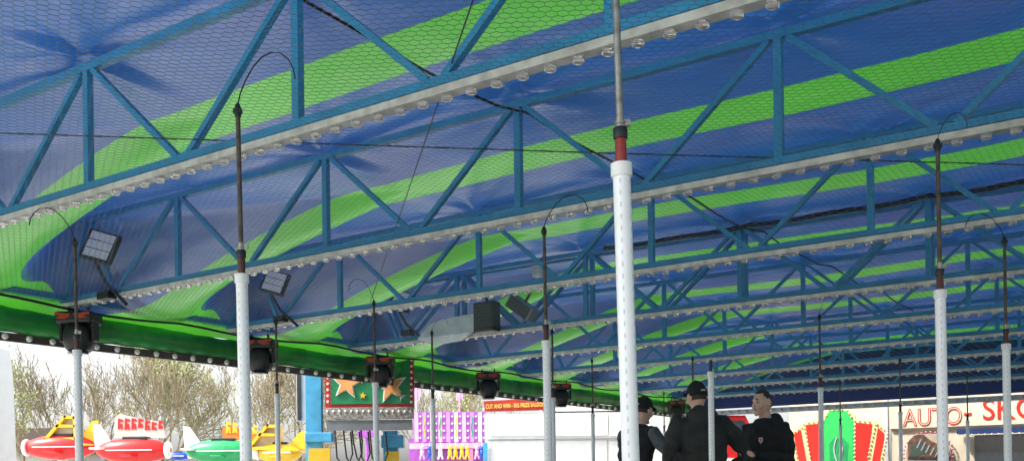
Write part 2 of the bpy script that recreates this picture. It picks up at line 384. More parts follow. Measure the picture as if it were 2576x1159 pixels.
# ---------------------------------------------------------------- eave bulb strips
r = thing('bulb_strip', 'dark strip of round white bulbs under the green roll along the left eave', 'lamp strip', cw(XE,0), ANG)
MB().box(-.02,.02,-2.4,21.6,ZR-.325,ZR-.24).build('strip', m_strings, r)
bulbs(GM, r, [(.045,3.6+.25*i,ZR-.283) for i in range(72)], sc=.95)
r = thing('bulb_strip', 'white strip of round bulbs along the far end of the canopy above the facade', 'lamp strip', cw(0,21.7), ANG)
MB().box(-9.7,11.5,-.03,.03,2.47,2.58).build('strip', m_lgrey, r); MB().box(-9.7,11.5,-.012,.012,2.62,3.69).build('valance', m_deepblue, r)
bulbs(GM, r, [(-9.4+.2*i,-.06,2.525) for i in range(50)], sc=.9)

# ---------------------------------------------------------------- poles
TT = EYE+.913
POLES = [ # x, y_tube_top, hook dir, lean, dark mast, (hook width, hook height), label
 (1563,412,1,-.02,0,(1,1),'nearest white bumper car pole, thick LED tube with red sleeve and bare steel mast'),
 (608,690,1,-.012,1,(1,1),'white bumper car pole left of centre, dark mast with large hook over the nearest truss'),
 (1374,857,1,-.008,1,(1.15,.92),'white bumper car pole just left of the nearest thick pole'),
 (194,880,-1,-.01,1,(1.2,.95),'white bumper car pole in front of the leftmost hanging stage light'),
 (2365,730,1,-.006,1,(.6,.6),'tall white bumper car pole in front of the red facade lettering'),
 (2531,865,-1,-.004,1,(1.05,.75),'white bumper car pole at the right edge of the picture'),
 (944,962,-1,-.006,1,(.9,.9),'slim bumper car pole standing in front of the star sign'),
 (697,990,-1,-.004,1,(.7,.5),'thin bumper car pole in front of the yellow ride aeroplane'),
 (1089,1003,1,-.004,1,(.7,.6),'thin bumper car pole in front of the purple prize stall'),
 (1491,1040,1,-.002,1,(.6,.5),'thin bumper car pole in front of the white kiosk shutters'),
 (2064,975,1,-.004,1,(.6,.8),'slim bumper car pole in front of the red and green bulb sign'),
 (1744,1036,-1,0,1,(.7,.7),'far bumper car pole whose mast rises behind the capped man in the middle'),
 (2114,1068,-1,0,1,(.6,.6),'far bumper car pole before the green centre of the bulb sign'),
 (2265,1035,-1,0,1,(.6,.6),'far bumper car pole between the bulb sign and the red lettering'),
 (2434,1058,1,0,1,(.6,.6),'far bumper car pole in front of the dark booth window'),
 (1671,1085,-1,0,1,(.6,.6),'very thin far bumper car pole left of the man in the middle'),
 (1391,1000,1,0,1,(.7,.6),'far bumper car pole close behind the one left of the nearest pole'),
 (1788,935,0,0,1,(1,1),'short white pole without hook standing against the back of the dark jacket')]
def make_pole(t, hook, dark):
    lt = MB().lathe([(.0255,0),(.0255,TT-.035)],16).build('led_tube', m_led, t, smooth=True)
    MB().lathe([(.031,TT-.038),(.031,TT),(.02,TT+.004)],16).build('tube_cap', m_white, lt, smooth=True)
    if hook:
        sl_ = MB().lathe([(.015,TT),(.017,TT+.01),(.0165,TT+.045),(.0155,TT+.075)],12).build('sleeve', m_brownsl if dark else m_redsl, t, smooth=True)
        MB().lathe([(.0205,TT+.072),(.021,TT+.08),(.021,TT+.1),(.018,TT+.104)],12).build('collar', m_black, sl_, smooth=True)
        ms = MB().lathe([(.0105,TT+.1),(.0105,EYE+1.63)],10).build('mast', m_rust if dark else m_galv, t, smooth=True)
        MB().lathe([(.014,TT+.1),(.014,TT+.112),(.017,TT+.114),(.017,TT+.12),(.012,TT+.122),(.012,TT+.135)],12).box(.012,.03,-.006,.006,TT+.108,TT+.126).build('clamp', m_galv, ms, smooth=True)
        z = EYE+1.62
        MB().lathe([(.014,z-.03),(.015,z),(.012,z+.02),(.005,z+.03)],10).box(-.018,.018,-.012,.012,z-.015,z+.005).build('mast_head', m_black, ms, smooth=True)
        hp = [(0,0),(.012,.05),(.035,.105),(.07,.165),(.11,.208),(.15,.226),(.19,.222),(.222,.196),(.242,.155),(.25,.11)]
        hk = MB().tube([(hook*a,.02*a,b) for a,b in hp],.0031,6).build('contact_hook', m_cable, t, smooth=True); hk.location = (0,0,z+.02)
    else:
        MB().lathe([(.013,TT),(.013,TT+.1)],10).build('mast', m_black, t, smooth=True)
cache = {}
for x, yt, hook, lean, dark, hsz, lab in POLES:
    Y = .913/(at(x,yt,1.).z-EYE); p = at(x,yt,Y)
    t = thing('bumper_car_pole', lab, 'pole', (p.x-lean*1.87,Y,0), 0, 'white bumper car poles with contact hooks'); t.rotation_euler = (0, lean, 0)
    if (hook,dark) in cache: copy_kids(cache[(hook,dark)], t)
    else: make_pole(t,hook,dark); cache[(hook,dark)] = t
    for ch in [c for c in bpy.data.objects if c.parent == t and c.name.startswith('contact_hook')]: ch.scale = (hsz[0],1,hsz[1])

# ---------------------------------------------------------------- moving heads on eave
def moving_head():
    t = thing('stage_light','', 'stage light', (0,0,0), ANG, 'black stage lights hanging along the left eave')
    for s_ in (-1,1): MB().bar((s_*.1,0,.0),(s_*.1,0,-.06),.02,.03).build('clamp', m_dark, t)
    b_ = MB().box(-.19,.19,-.13,.13,-.18,-.06,bev=.025).build('base', m_black, t)
    for s_ in (-1,1):
        MB().prism([(s_*.015,-.092),(s_*.18,-.072),(s_*.185,-.098),(s_*.12,-.112),(s_*.17,-.132),(s_*.08,-.142),(s_*.03,-.122)],-.14,-.128).build('trim', m_orange, b_)
    for s_ in (-1,1): MB().box(s_*.17-.018,s_*.17+.018,-.06,.06,-.36,-.15,bev=.016).build('yoke', m_black, t)
    h = MB().ell((0,0,-.32),(.145,.14,.16),18,12,fn=lambda u: Vector((math.copysign(abs(u.x)**.7,u.x), math.copysign(abs(u.y)**.7,u.y), math.copysign(abs(u.z)**.8,u.z)))).build('head', m_black, t, smooth=True)
    MB().lathe([(.1,0),(.1,-.02),(.085,-.022),(.02,-.012)],18,Matrix.Translation((0,-.03,-.465))).build('lens', m_glass, h, smooth=True)
    return t
mh = moving_head()
LAB = ['leftmost and largest black stage light with orange trim below the green roll','black stage light beside the mast of the pole left of centre','black stage light hanging before the star sign','black stage light above the white kiosk roof sign','small black stage light hanging right of the kiosk roof sign','farthest black stage light above the capped man in the middle']
for i, x in enumerate([200,655,957,1228,1410,1700]):
    t = mh if i == 0 else copy_tree(mh)
    n, z = on_d(x,900,-9.25); p = cw(-9.25,n); t.location = (p.x,p.y,2.80); t.rotation_euler.z = ANG+.5; t['label'] = LAB[i]

# ---------------------------------------------------------------- floodlights at truss ends
m_panel = mat('led panel', (.6,.62,.64), .35, var=.1, emit=.2)
def flood():
    t = thing('floodlight','', 'floodlight',(0,0,0),ANG,'LED floodlights at the truss ends')
    R = Matrix.Rotation(.5,4,'Z') @ Matrix.Rotation(-.25,4,'X') @ Matrix.Rotation(.3,4,'Y')
    hs_ = MB().box(-.17,.17,-.0,.06,-.155,.155,R,bev=.012).build('housing', m_black, t)
    for i in range(2):
        for j in range(3):
            MB().box(-.13+.134*i,.0+.134*i,-.008,-.002,-.13+.09*j,-.05+.09*j,R).build('led_panel', m_panel, hs_)
    mm = R @ Vector((0,.05,-.155)); MB().tube([mm,(.1,0,-.38),(.42,0,-.62)],.018,6).build('arm', m_dark, t)
    MB().box(.02,.2,-.05,.05,-.54,-.46).build('driver_box', m_black, t)
    return t
fd = flood()
for i,(x,y,n,lab) in enumerate([(250,617,5.82,'leftmost LED floodlight with six bright panels in the first dark tarpaulin pocket'),(690,708,7.95,'LED floodlight in the tarpaulin pocket above the pole left of centre'),(1010,755,10.08,'small LED floodlight in the third tarpaulin pocket left of the grey sheet')]):
    t = fd if i == 0 else copy_tree(fd)
    d, z = on_n(x,y,n); t.location = cw(d,n,z); t['label'] = lab
    if i: t.scale = (.88,.88,.88)

# loudspeakers etc on fourth truss
def rect_n(x0,y0,x1,y1,n):
    a = on_n(x0,y1,n); b = on_n(x1,y0,n); return a[0], b[0], a[1], b[1]
def spk(x0,y0,x1,y1,n,label,tilt,mm,depth=.16):
    a0,a1,z0,z1 = rect_n(x0,y0,x1,y1,n); cx, cz = (a0+a1)/2,(z0+z1)/2; w_, h_ = (a1-a0)/2,(z1-z0)/2
    t = thing('loudspeaker', label, 'loudspeaker', cw(cx,n,cz), ANG); t.rotation_euler = (0,tilt,ANG)
    cb = MB().box(-w_,w_,-depth/2,depth/2,-h_,h_,bev=.015).build('cabinet', mm, t)
    for k in range(8): MB().box(-w_*.86,w_*.86,-depth/2-.012,-depth/2-.004,-h_*.92+k*h_*.23,-h_*.92+k*h_*.23+h_*.15).build('grille', m_gril, cb)
    MB().tube([(0,0,h_),(0,0,h_+.12)],.015,6).build('bracket', m_dark, t)
m_gril = mat('speaker grille', (.06,.06,.065), .5)
spk(1200,757,1250,838,nT-.25,'upright black slatted loudspeaker hanging from the fourth truss',0,m_black)
spk(1280,752,1348,796,nT-.25,'tilted grey loudspeaker beside the upright black one',.62,m_grey)
a0,a1,z0,z1 = rect_n(1050,792,1192,868,nT-.12)
o = MB(); o.prism([(a0,z0+.08),(a0+.2,z1-.05),(a0+.4,z1),(a1,z1+.02),(a1,z0+.1),(a1-.2,z0),(a0+.3,z0-.02)],nT-.12,nT-.09); o = o.build('hanging_sheet', mat('pale sheet',(.72,.74,.78),.6)); o.rotation_euler.z = ANG
tag(o,'pale grey sheet hanging left of the black loudspeaker','sheet')
a0,a1,z0,z1 = rect_n(1343,666,1366,698,nT-.1)
t = thing('work_light','small white box lamp fixed to a truss above the loudspeakers','lamp',cw((a0+a1)/2,nT-.1,z0),ANG)
MB().box(-.06,.06,-.05,.05,0,z1-z0,bev=.01).build('housing', m_white, t); MB().box(-.045,.045,-.06,-.052,.02,z1-z0-.02).build('lens', m_lgrey, t); MB().tube([(0,0,z1-z0),(0,.1,z1-z0+.12)],.01,6).build('bracket', m_dark, t)

# ---------------------------------------------------------------- people
def loft(mb, rings, n=16):
    vs = []
    for c_,a,b in rings:
        for j in range(n):
            an = 2*PI*j/n; vs.append(Vector(c_)+Vector((a*math.cos(an), b*math.sin(an), 0)))
    k = len(rings)
    fs = [(i*n+j, i*n+(j+1)%n, (i+1)*n+(j+1)%n, (i+1)*n+j) for i in range(k-1) for j in range(n)]
    fs += [tuple(range(n-1,-1,-1)), tuple((k-1)*n+j for j in range(n))]
    mb.add(vs, fs)
def remesh(mb, name, m, parent, vox, sm=4, crease=0.):
    me = bpy.data.meshes.new(name); me.from_pydata(mb.v,[],mb.f); me.update()
    bm = bmesh.new(); bm.from_mesh(me); bmesh.ops.recalc_face_normals(bm, faces=bm.faces); bm.to_mesh(me); bm.free()
    t = bpy.data.objects.new('t', me); COL.objects.link(t)
    r = t.modifiers.new('r','REMESH'); r.mode = 'VOXEL'; r.voxel_size = vox
    s_ = t.modifiers.new('s','SMOOTH'); s_.factor = .5; s_.iterations = sm
    dg = bpy.context.evaluated_depsgraph_get(); me2 = bpy.data.meshes.new_from_object(t.evaluated_get(dg)); me2.name = name
    bpy.data.objects.remove(t); bpy.data.meshes.remove(me)
    if crease:      # cloth folds
        nv = len(me2.vertices); cc = np.empty(nv*3,np.float32); nr = np.empty(nv*3,np.float32)
        me2.vertices.foreach_get('co',cc); me2.vertices.foreach_get('normal',nr); cc = cc.reshape(-1,3); nr = nr.reshape(-1,3); x,y,z = cc.T
        k = np.sin(z*38+x*17+2.2*np.sin(x*9+y*7))*.6+np.sin(z*61-x*31+y*20)*.4
        me2.vertices.foreach_set('co',(cc+nr*(crease*k)[:,None]).astype(np.float32).ravel()); me2.update()
    me2.polygons.foreach_set('use_smooth',[True]*len(me2.polygons)); me2.materials.clear(); me2.materials.append(m)
    o = bpy.data.objects.new(name, me2); COL.objects.link(o); o.parent = parent; return o
def hand(mb, w_, d_, nrm, side, curl):
    d_ = Vector(d_).normalized(); nrm = Vector(nrm); nrm = (nrm-d_*nrm.dot(d_)).normalized(); a = d_.cross(nrm)*side
    w_ = Vector(w_)
    mb.tube([w_-d_*.02, w_+d_*.03, w_+d_*.085],[.024,.028,.03],8)
    for i,(o_,L) in enumerate(((-.031,.075),(-.01,.085),(.011,.08),(.03,.062))):
        p = w_+d_*.08+a*o_; pts = [p]; an = 0
        for k in range(3):
            an += curl; p = p+(d_*math.cos(an)+nrm*math.sin(an))*(L/3); pts.append(p)
        mb.tube([pts[0]-d_*.03]+pts,[.011,.01,.0095,.009,.007],7)
    p = w_+d_*.02-a*.025; mb.tube([p,p-a*.025+d_*.03+nrm*.012,p-a*.03+d_*.06+nrm*.025],[.014,.011,.008],7)
def person(label, pos, rz, ht, lean, side, arms, head_yaw, head_tilt, cap, top_m, sleeve_m, hood=False, crest=False, bulk=1.):
    t = thing('person', label, 'person', pos, rz); s_ = ht/1.8; t.scale = (s_,s_,s_)
    def bend(p):
        p = Vector(p)
        if p.z > 1.0:
            R = Matrix.Rotation(lean,3,'X') @ Matrix.Rotation(side,3,'Y'); p = R @ (p-Vector((0,0,1.0)))+Vector((0,0,1.0))
        return p
    hc = bend((0,-.025,1.685)); HM = Matrix.Rotation(head_yaw,3,'Z') @ Matrix.Rotation(head_tilt,3,'X')
    def hp(p): return hc+HM @ Vector(p)
    HM4 = HM.to_4x4()
    tor = [(.86,.15,.11),(.95,.165,.12),(1.06,.15,.108),(1.18,.155,.112),(1.3,.172,.12),(1.4,.185,.115),(1.46,.16,.095),(1.505,.085,.07)]
    b = MB()
    loft(b, [(bend((0,0,z)),a,c_) for z,a,c_ in tor]+[(bend((0,.005,1.53)),.058,.06)]+[(bend((0,-.005,1.6)),.055,.058)])
    def face(u):
        x,y,z = u
        if z < 0: x *= 1-.28*abs(z); 
        if z < -.2 and y < 0: y *= 1+.06
        if z < -.3 and y > 0: y *= 1-.35*(-z-.3)
        return Vector((x,y,z))
    b.ell(hc,(.077,.098,.122),24,16,HM4,face)
    b.ell(hp((0,-.1,-.012)),(.013,.018,.026),10,8,HM4); b.ell(hp((0,-.093,.03)),(.045,.012,.01),10,8,HM4); b.ell(hp((0,-.08,-.1)),(.026,.024,.02),10,8,HM4)
    b.ell(hp((0,-.09,-.06)),(.026,.012,.012),10,8,HM4)
    for sx in (-1,1): b.ell(hp((sx*.078,.012,-.005)),(.012,.022,.034),10,8,HM4); b.ell(hp((sx*.045,-.07,-.03)),(.022,.02,.025),10,8,HM4)
    J = MB(); SLV = MB()
    k = 1.13*bulk
    loft(J, [(bend((0,0,z)),a*k+.008,c_*k+.012) for z,a,c_ in tor]+[(bend((0,.008,1.545)),.075,.075)])
    for sx,(sh_,el,wr,hd,nr,cu) in zip((1,-1),arms):
        sh_ = bend((sx*.185*(1+(bulk-1)*.6),0,1.43)); el, wr = Vector(el), Vector(wr)
        b.tube([bend((sx*.1,0,1.42)),sh_,(sh_+el)/2,el,(el+wr)/2,wr,wr+(wr-el).normalized()*.02],[.06,.055,.046,.038,.037,.027,.025],10)
        hand(b, wr, hd, nr, sx, cu)
        tgt = SLV if sleeve_m is not top_m else J
        tgt.tube([bend((sx*.1,0,1.43)),sh_,(sh_*2+el)/3,(sh_+el*2)/3,el,(el+wr)/2,wr-(wr-el).normalized()*.01],[.075,.08*bulk,.07*bulk,.062*bulk,.06,.054,.043],12)
        if tgt is not J: J.tube([bend((sx*.08,0,1.42)),sh_],[.085,.084],12)
    for sx in (-1,1):
        b.tube([(sx*.085,0,.93),(sx*.095,-.01,.7),(sx*.1,-.012,.5),(sx*.105,.01,.28),(sx*.108,.02,.1)],[.085,.075,.055,.05,.038],10)
        b.tube([(sx*.108,.05,.045),(sx*.112,-.04,.05),(sx*.12,-.17,.03)],[.04,.042,.028],8)
    remesh(b,'body',m_skin,t,.0085,3)
    if hood:
        J.ell(bend((0,.085,1.5)),(.14,.08,.095),16,10); J.tube([bend((.1,.03,1.52)),bend((.06,-.06,1.5)),bend((0,-.09,1.46))],[.04,.035,.02],8); J.tube([bend((-.1,.03,1.52)),bend((-.06,-.06,1.5)),bend((0,-.09,1.46))],[.04,.035,.02],8)
    jk = remesh(J,'jacket',top_m,t,.012,5,.009)
    if SLV.v: remesh(SLV,'sleeves',sleeve_m,t,.012,4,.007)
    T = MB(); loft(T,[((0,0,.8),.14,.12),((0,0,.9),.172,.128),((0,0,1.0),.17,.125)])
    for sx in (-1,1): T.tube([(sx*.085,0,.9),(sx*.097,-.01,.7),(sx*.102,-.012,.5),(sx*.107,.01,.28),(sx*.11,.02,.06)],[.1,.092,.074,.068,.062],12)
    remesh(T,'trousers',m_trouser,t,.014,4)
    for sx in (-1,1):
        Sh = MB(); Sh.tube([(sx*.108,.075,.045),(sx*.11,.02,.055),(sx*.114,-.08,.05),(sx*.122,-.19,.032),(sx*.123,-.205,.03)],[.04,.047,.048,.034,.02],12); remesh(Sh,'shoe',m_black,t,.01,2)
    for sx in (-1,1):
        MB().ell(hp((sx*.031,-.089,.008)),(.011,.006,.005),10,6,HM4).build('eye', m_black, t, smooth=True)
        MB().ell(hp((sx*.032,-.096,.032)),(.02,.007,.005),10,6,HM4).build('eyebrow', m_hair, t, smooth=True)
    MB().ell(hp((0,-.1,-.06)),(.022,.006,.005),10,6,HM4).build('lips', m_lips, t, smooth=True)
    def cutshell(sc, keep):
        mb = MB(); n,kk = 28,20
        vs = []
        for i in range(kk+1):
            th = PI*i/kk
            for j in range(n):
                an = 2*PI*j/n; u = face(Vector((math.sin(th)*math.cos(an), math.sin(th)*math.sin(an), math.cos(th)))); vs.append(u)
        fs = [(i*n+j,(i+1)*n+j,(i+1)*n+(j+1)%n,i*n+(j+1)%n) for i in range(kk) for j in range(n)]
        fs = [f for f in fs if keep(sum((vs[i] for i in f),Vector())/4)]
        mb.add([hp((u.x*.077*sc,u.y*.098*sc,u.z*.122*sc)) for u in vs], fs); return mb
    if cap:
        cp_ = cutshell(1.16, lambda u: u.z > .1 - .1*u.y).build('cap', m_jblack, t, smooth=True); md = cp_.modifiers.new('s','SOLIDIFY'); md.thickness = .006
        vis = MB(); pts = []
        for j in range(13):
            an = PI+PI*j/12; pts.append((math.cos(an)*.075, math.sin(an)*.085-.075))
        vs = [hp((x,y,.04-.25*(abs(y)-.07)*.5+ dz)) for dz in (0,.006) for x,y in pts]; nn_ = len(pts)
        vis.add(vs,[tuple(range(nn_)),tuple(range(2*nn_-1,nn_-1,-1))]+[(i,i+1,i+1+nn_,i+nn_) for i in range(nn_-1)])
        vis.build('visor', m_jblack, cp_)
        MB().ell(hp((0,0,.142)),(.01,.01,.006),8,5).build('cap_button', m_jblack, cp_)
        MB().box(-.018,.018,.1,.118,.03,.042,Matrix.Translation(hc) @ HM4).build('cap_buckle', m_lgrey, cp_)
        cutshell(1.045, lambda u: u.y > .1 and u.z > -.35 and u.z < .3).build('hair', m_hair, t, smooth=True)
    else:
        h_ = cutshell(1.05, lambda u: (u.z > .7) or (u.y > .25 and u.z > -.3) or (u.y > -.3 and u.z > .3)).build('hair', m_hair, t, smooth=True)
        md = h_.modifiers.new('s','SOLIDIFY'); md.thickness = .006
    if crest:
        p = bend((.075,-.158,1.34)); MB().prism([(p.x-.022,p.z+.025),(p.x+.022,p.z+.025),(p.x+.022,p.z-.005),(p.x,p.z-.03),(p.x-.022,p.z-.005)],p.y-.006,p.y).build('crest', m_lgrey, jk)
        MB().prism([(p.x-.016,p.z+.018),(p.x+.016,p.z+.018),(p.x,p.z-.018)],p.y-.01,p.y-.006).build('crest_mark', m_red, jk)
    return t
p2 = at(1770,1100,8.7)
person('man seen from behind in dark hooded jacket and black cap, middle of the three', (p2.x,8.7,0), PI+.2, 1.83, .1, .03,
  [(None,(.34,.05,1.17),(.33,-.1,.95),(0,-.15,-1),(-1,0,0),.3), (None,(-.41,.06,1.16),(-.26,-.16,1.03),(.5,-.6,-.1),(0,0,-1),.35)], .15, .12, True, m_jgrey, m_jgrey, hood=True, bulk=1.18)
p3 = at(1930,1100,9.2)
person('bareheaded man in black top with small chest crest, hands together in front', (p3.x,9.2,0), -.95, 1.79, .05, 0,
  [(None,(.29,.0,1.16),(.07,-.27,1.2),(-1,-.25,.15),(0,.4,-1),.4), (None,(-.29,.0,1.16),(-.06,-.28,1.22),(1,-.25,.1),(0,.4,-1),.45)], -.1, .05, False, m_jblack, m_jblack, hood=True, crest=True, bulk=1.08)
p1 = at(1590,1100,9.4)
person('stooping man in black cap, dark vest and grey sleeves half hidden by the nearest pole', (p1.x,9.4,0), 2.3, 1.78, .22, 0,
  [(None,(.27,-.22,1.18),(.22,-.3,.95),(0,-.3,-1),(-1,0,0),.3), (None,(-.36,-.16,1.2),(-.33,-.36,1.0),(.1,-.5,-.8),(1,0,0),.4)], .1, .2, True, m_trouser, m_slgrey)

# ---------------------------------------------------------------- facade beyond the far end (canopy frame)
NF = 23.4
L = lambda x,y: on_n(x,y,NF)
zf = L(2300,1006)[1]
t = thing('facade_wall','cream fairground facade panel behind the red and green bulb sign','facade',cw(0,NF),ANG)
a = L(1985,1018); b2 = L(2232,1018)
MB().box(a[0],b2[0],0,.15,GZ,zf+.1).build('panel', m_cream, t)
MB().box(b2[0]-.05,b2[0]+.02,-.06,-.002,GZ,zf+.1).build('edge_post', m_lgrey, t)
t = thing('ticket_booth','cream ticket booth with red skooter lettering along its top','booth',cw(0,NF),ANG)
a = L(2240,1012); b2 = L(2900,1012); zb = L(2400,1072)[1]
MB().box(a[0],b2[0],.02,2.2,GZ,zf+.14).build('wall', m_cream, t)
nb = MB().box(a[0],b2[0],-.08,.015,zb,zf+.1).build('name_board', m_cream, t)
x0 = L(2274,1067); zz = L(2400,1067)
text_obj('letters_outline','AUTO',.55,m_letter,nb,(x0[0],-.09,zz[1]),off=.006,sx=.8); text_obj('letters_inner','AUTO',.55,m_cream,nb,(x0[0]+.004,-.096,zz[1]),off=-.016,sx=.8)
x1 = L(2424,1060); text_obj('hyphen','-',.62,m_letter,nb,(x1[0],-.09,x1[1]+.02))
x1 = L(2472,1058); text_obj('lettering','SKOOTER',.64,m_letter,nb,(x1[0],-.09,x1[1]+.02),sx=.9,off=.003)
w0 = L(2452,1159); w1 = L(2760,1159); wt = L(2500,1092)[1]
MB().box(w0[0],w1[0],-.02,.01,.7,wt).build('window', m_glass, t)
aw = MB().box(w0[0]-.3,w1[0]+.1,-.3,-.085,wt+.02,wt+.12).build('awning', m_deepblue, t)
bulbs(GM,aw,[(w0[0]-.26+.13*i,-.31,wt+.0) for i in range(22)],sc=.6)
MB().box(a[0]+.0,w0[0]-.02,-.02,.01,.3,.55).build('skirting', m_lgrey, t)
t = thing('bulb_sign','red and green fan shaped sign edged with rows of yellow bulbs','sign',cw(0,NF),ANG)
def P(*pts): return [L(x,y) for x,y in pts]
YB = -.04
m_sgreen = mat('bright sign green',(.04,.58,.12),.3,var=.1)
m_fred = mat('bright sign red',(.8,.03,.02),.3,var=.15)
ga = MB().prism(P((2076,1200),(2074,1060),(2078,1044),(2090,1033),(2108,1029),(2128,1032),(2142,1043),(2148,1060),(2148,1200)),YB-.016,YB).build('green_arch', m_sgreen, t)
MB().prism(P((2092,1200),(2088,1116),(2100,1100),(2122,1100),(2136,1116),(2130,1200)),YB-.022,YB-.017).build('arch_panel', m_green, ga)
panels = [((2068,1200),(2068,1064),(2028,1068),(2048,1200)),((2038,1200),(2016,1080),(1998,1092),(2020,1200)),((2154,1200),(2154,1062),(2196,1066),(2178,1200)),((2188,1200),(2210,1074),(2228,1092),(2206,1200))]
for q_ in panels: MB().prism(P(*q_),YB-.008,YB).build('red_fan', m_fred, t)
m_pyel = mat('pale yellow',(.88,.74,.36),.4)
MB().prism(P((2004,1210),(1986,1090),(2016,1068),(2022,1058),(2070,1054),(2072,1042),(2088,1027),(2108,1023),(2130,1026),(2150,1042),(2152,1052),(2206,1056),(2210,1062),(2238,1088),(2222,1210)),YB+.003,-.004).build('backing', m_pyel, t)
edge = [((2071,1159),(2071,1062)),((2070,1059),(2024,1063)),((2023,1066),(2042,1159)),((2018,1074),(1992,1090)),((1992,1092),(2010,1159)),((2151,1159),(2151,1058)),((2151,1057),(2200,1060)),((2203,1066),(2184,1159)),((2208,1066),(2234,1088)),((2234,1090),(2218,1159)),((2074,1058),(2088,1032)),((2088,1031),(2130,1030)),((2132,1031),(2149,1056))]
bp_ = []
for (xa,ya),(xb,yb) in edge:
    k = max(2,int(math.hypot(xb-xa,yb-ya)/10))
    for i in range(k): bp_.append((xa+(xb-xa)*i/k, ya+(yb-ya)*i/k))
bulbs(YM,t,[(L(*p)[0],YB-.02,L(*p)[1]) for p in bp_[:99]],sc=.7)
for sgn in (-1,1):
    MB().tube([ (L(2111+sgn*(4+7*math.sin(k*.7)),1100+k*13)[0],YB-.032,L(2111,1100+k*13)[1]) for k in range(8)],.01,6).build('white_swirl', m_white, ga)
t = thing('shoe_sign','oval sign of a dark brown sports shoe ringed by small pink bulbs','sign',cw(0,NF),ANG)
cx,cy = 2338,1140
MB().prism(P(*[(cx+56*math.cos(k*PI/12),cy+49*math.sin(k*PI/12)) for k in range(24)]),-.11,-.085).build('board', mat('sign tan',(.5,.4,.3),.5), t)
sh = MB().prism(P((2288,1156),(2286,1112),(2302,1094),(2326,1092),(2342,1106),(2366,1118),(2390,1132),(2396,1152),(2384,1170),(2296,1168)),-.12,-.112).build('shoe', mat('shoe leather',(.14,.08,.05),.5,var=.6,scale=10), t)
MB().prism(P((2294,1120),(2326,1112),(2338,1132),(2308,1150),(2294,1146)),-.126,-.1205).build('shoe_panel', mat('shoe grey green',(.05,.075,.06),.5), sh)
for k in range(5): MB().prism(P((2318+k*11,1104+k*7),(2322+k*11,1104+k*7),(2312+k*11,1126+k*6),(2308+k*11,1126+k*6)),-.132,-.1265).build('shoelace', m_grey, sh)
MB().prism(P((2286,1156),(2396,1158),(2392,1174),(2292,1172)),-.127,-.1205).build('sole', m_lgrey, sh)
m_pbulb = mat('pink lamp', (.75,.2,.35), .2); pm = GM.copy(); pm.materials.clear(); pm.materials.append(m_pbulb)
bulbs(pm,t,[(L(cx+62*math.cos(k*PI/17),cy+54*math.sin(k*PI/17))[0],-.1,L(cx,cy+54*math.sin(k*PI/17))[1]) for k in range(34)],sc=.7)

# ---------------------------------------------------------------- background, camera-facing helpers
def rb(mb,x0,y0,x1,y1,Y,dep,bev=0):
    a = at(x0,y1,Y); b = at(x1,y0,Y); mb.box(a.x,b.x,Y,Y+dep,a.z,b.z,bev=bev); return mb
def poly(mb,pts,Y,dep):
    mb.prism([(at(x,y,Y).x,at(x,y,Y).z) for x,y in pts],Y,Y+dep); return mb
YC = 13.75
t = thing('support_column','blue steel support column left of the star sign','column',(at(789,1100,YC).x,YC,GZ)); R0 = t.location
rb(MB(),772,905,806,1290,YC,.17).build('shaft', m_colblue, t, R0); rb(MB(),766,1086,836,1112,YC-.04,.25,bev=.015).build('flange', m_colblue, t, R0)
rb(MB(),778,1126,830,1290,YC-.06,.05).build('foot_guard', m_yellow, t, R0)
sp_ = rb(MB(),746,925,774,1058,YC+.1,.1).build('side_panel', m_lgrey, t, R0); rb(MB(),748,930,756,1056,YC+.08,.015).build('panel_trim', m_dark, sp_, R0)
YC = 15.05
t = thing('support_column','short blue steel column below the star sign','column',(at(985,1100,YC).x,YC,GZ)); R0 = t.location
rb(MB(),966,1082,1000,1290,YC,.17).build('shaft', m_colblue, t, R0); rb(MB(),958,1092,1014,1126,YC-.05,.26,bev=.015).build('flange', m_colblue, t, R0); rb(MB(),972,1134,1004,1290,YC-.07,.05).build('foot_guard', m_yellow, t, R0)
YS = 14.75
t = thing('star_sign','green board with red frame and bronze stars hanging from the eave','sign',(at(930,1080,YS).x,YS,at(930,1080,YS).z)); R0 = t.location
m_dred = mat('dark frame red',(.4,.02,.02),.35)
rb(MB(),818,890,1040,1028,YS,.12).build('frame', m_dred, t, R0); gf = rb(MB(),832,900,1030,1016,YS-.015,.012).build('green_field', m_signgreen, t, R0)
def star(cx,cy,r,rot=0,k=.42): return [(cx+(r if i%2==0 else r*k)*math.sin(rot+i*PI/5), cy-(r if i%2==0 else r*k)*math.cos(rot+i*PI/5)) for i in range(10)]
for (cx,cy,r,ro) in ((872,964,42,.1),(982,970,46,-.2),(905,946,20,.3)):
    poly(MB(),star(cx,cy,r,ro),YS-.03,.012).build('star_outline', m_white, gf, R0); poly(MB(),star(cx,cy,r*.84,ro),YS-.045,.012).build('star', m_star, gf, R0)
poly(MB(),star(913,994,9,.1),YS-.03,.012).build('small_star', m_yellow, gf, R0)
for cx,cy,r in ((1008,994,14),(850,934,9)): poly(MB(),[(cx,cy-r),(cx+2,cy-2),(cx+r,cy),(cx+2,cy+2),(cx,cy+r),(cx-2,cy+2),(cx-r,cy),(cx-2,cy-2)],YS-.03,.01).build('sparkle', m_white, gf, R0)
fb = [(824+k*15,1034) for k in range(15)]+[(825,905+k*15) for k in range(8)]+[(1035,905+k*15) for k in range(8)]
bulbs(GM,t,[at(x,y,YS-.03)-Vector(R0) for x,y in fb],sc=.6)
rb(MB(),818,1022,1040,1054,YS-.02,.14).build('tread_plate', mat('tread plate',(.34,.31,.28),.4,metal=.5,var=.5,scale=30,bump=.6,bscale=60), t, R0)
rb(MB(),822,1054,1036,1082,YS,.12).build('lower_panel', mat('dark grey panel',(.16,.17,.19),.5), t, R0)
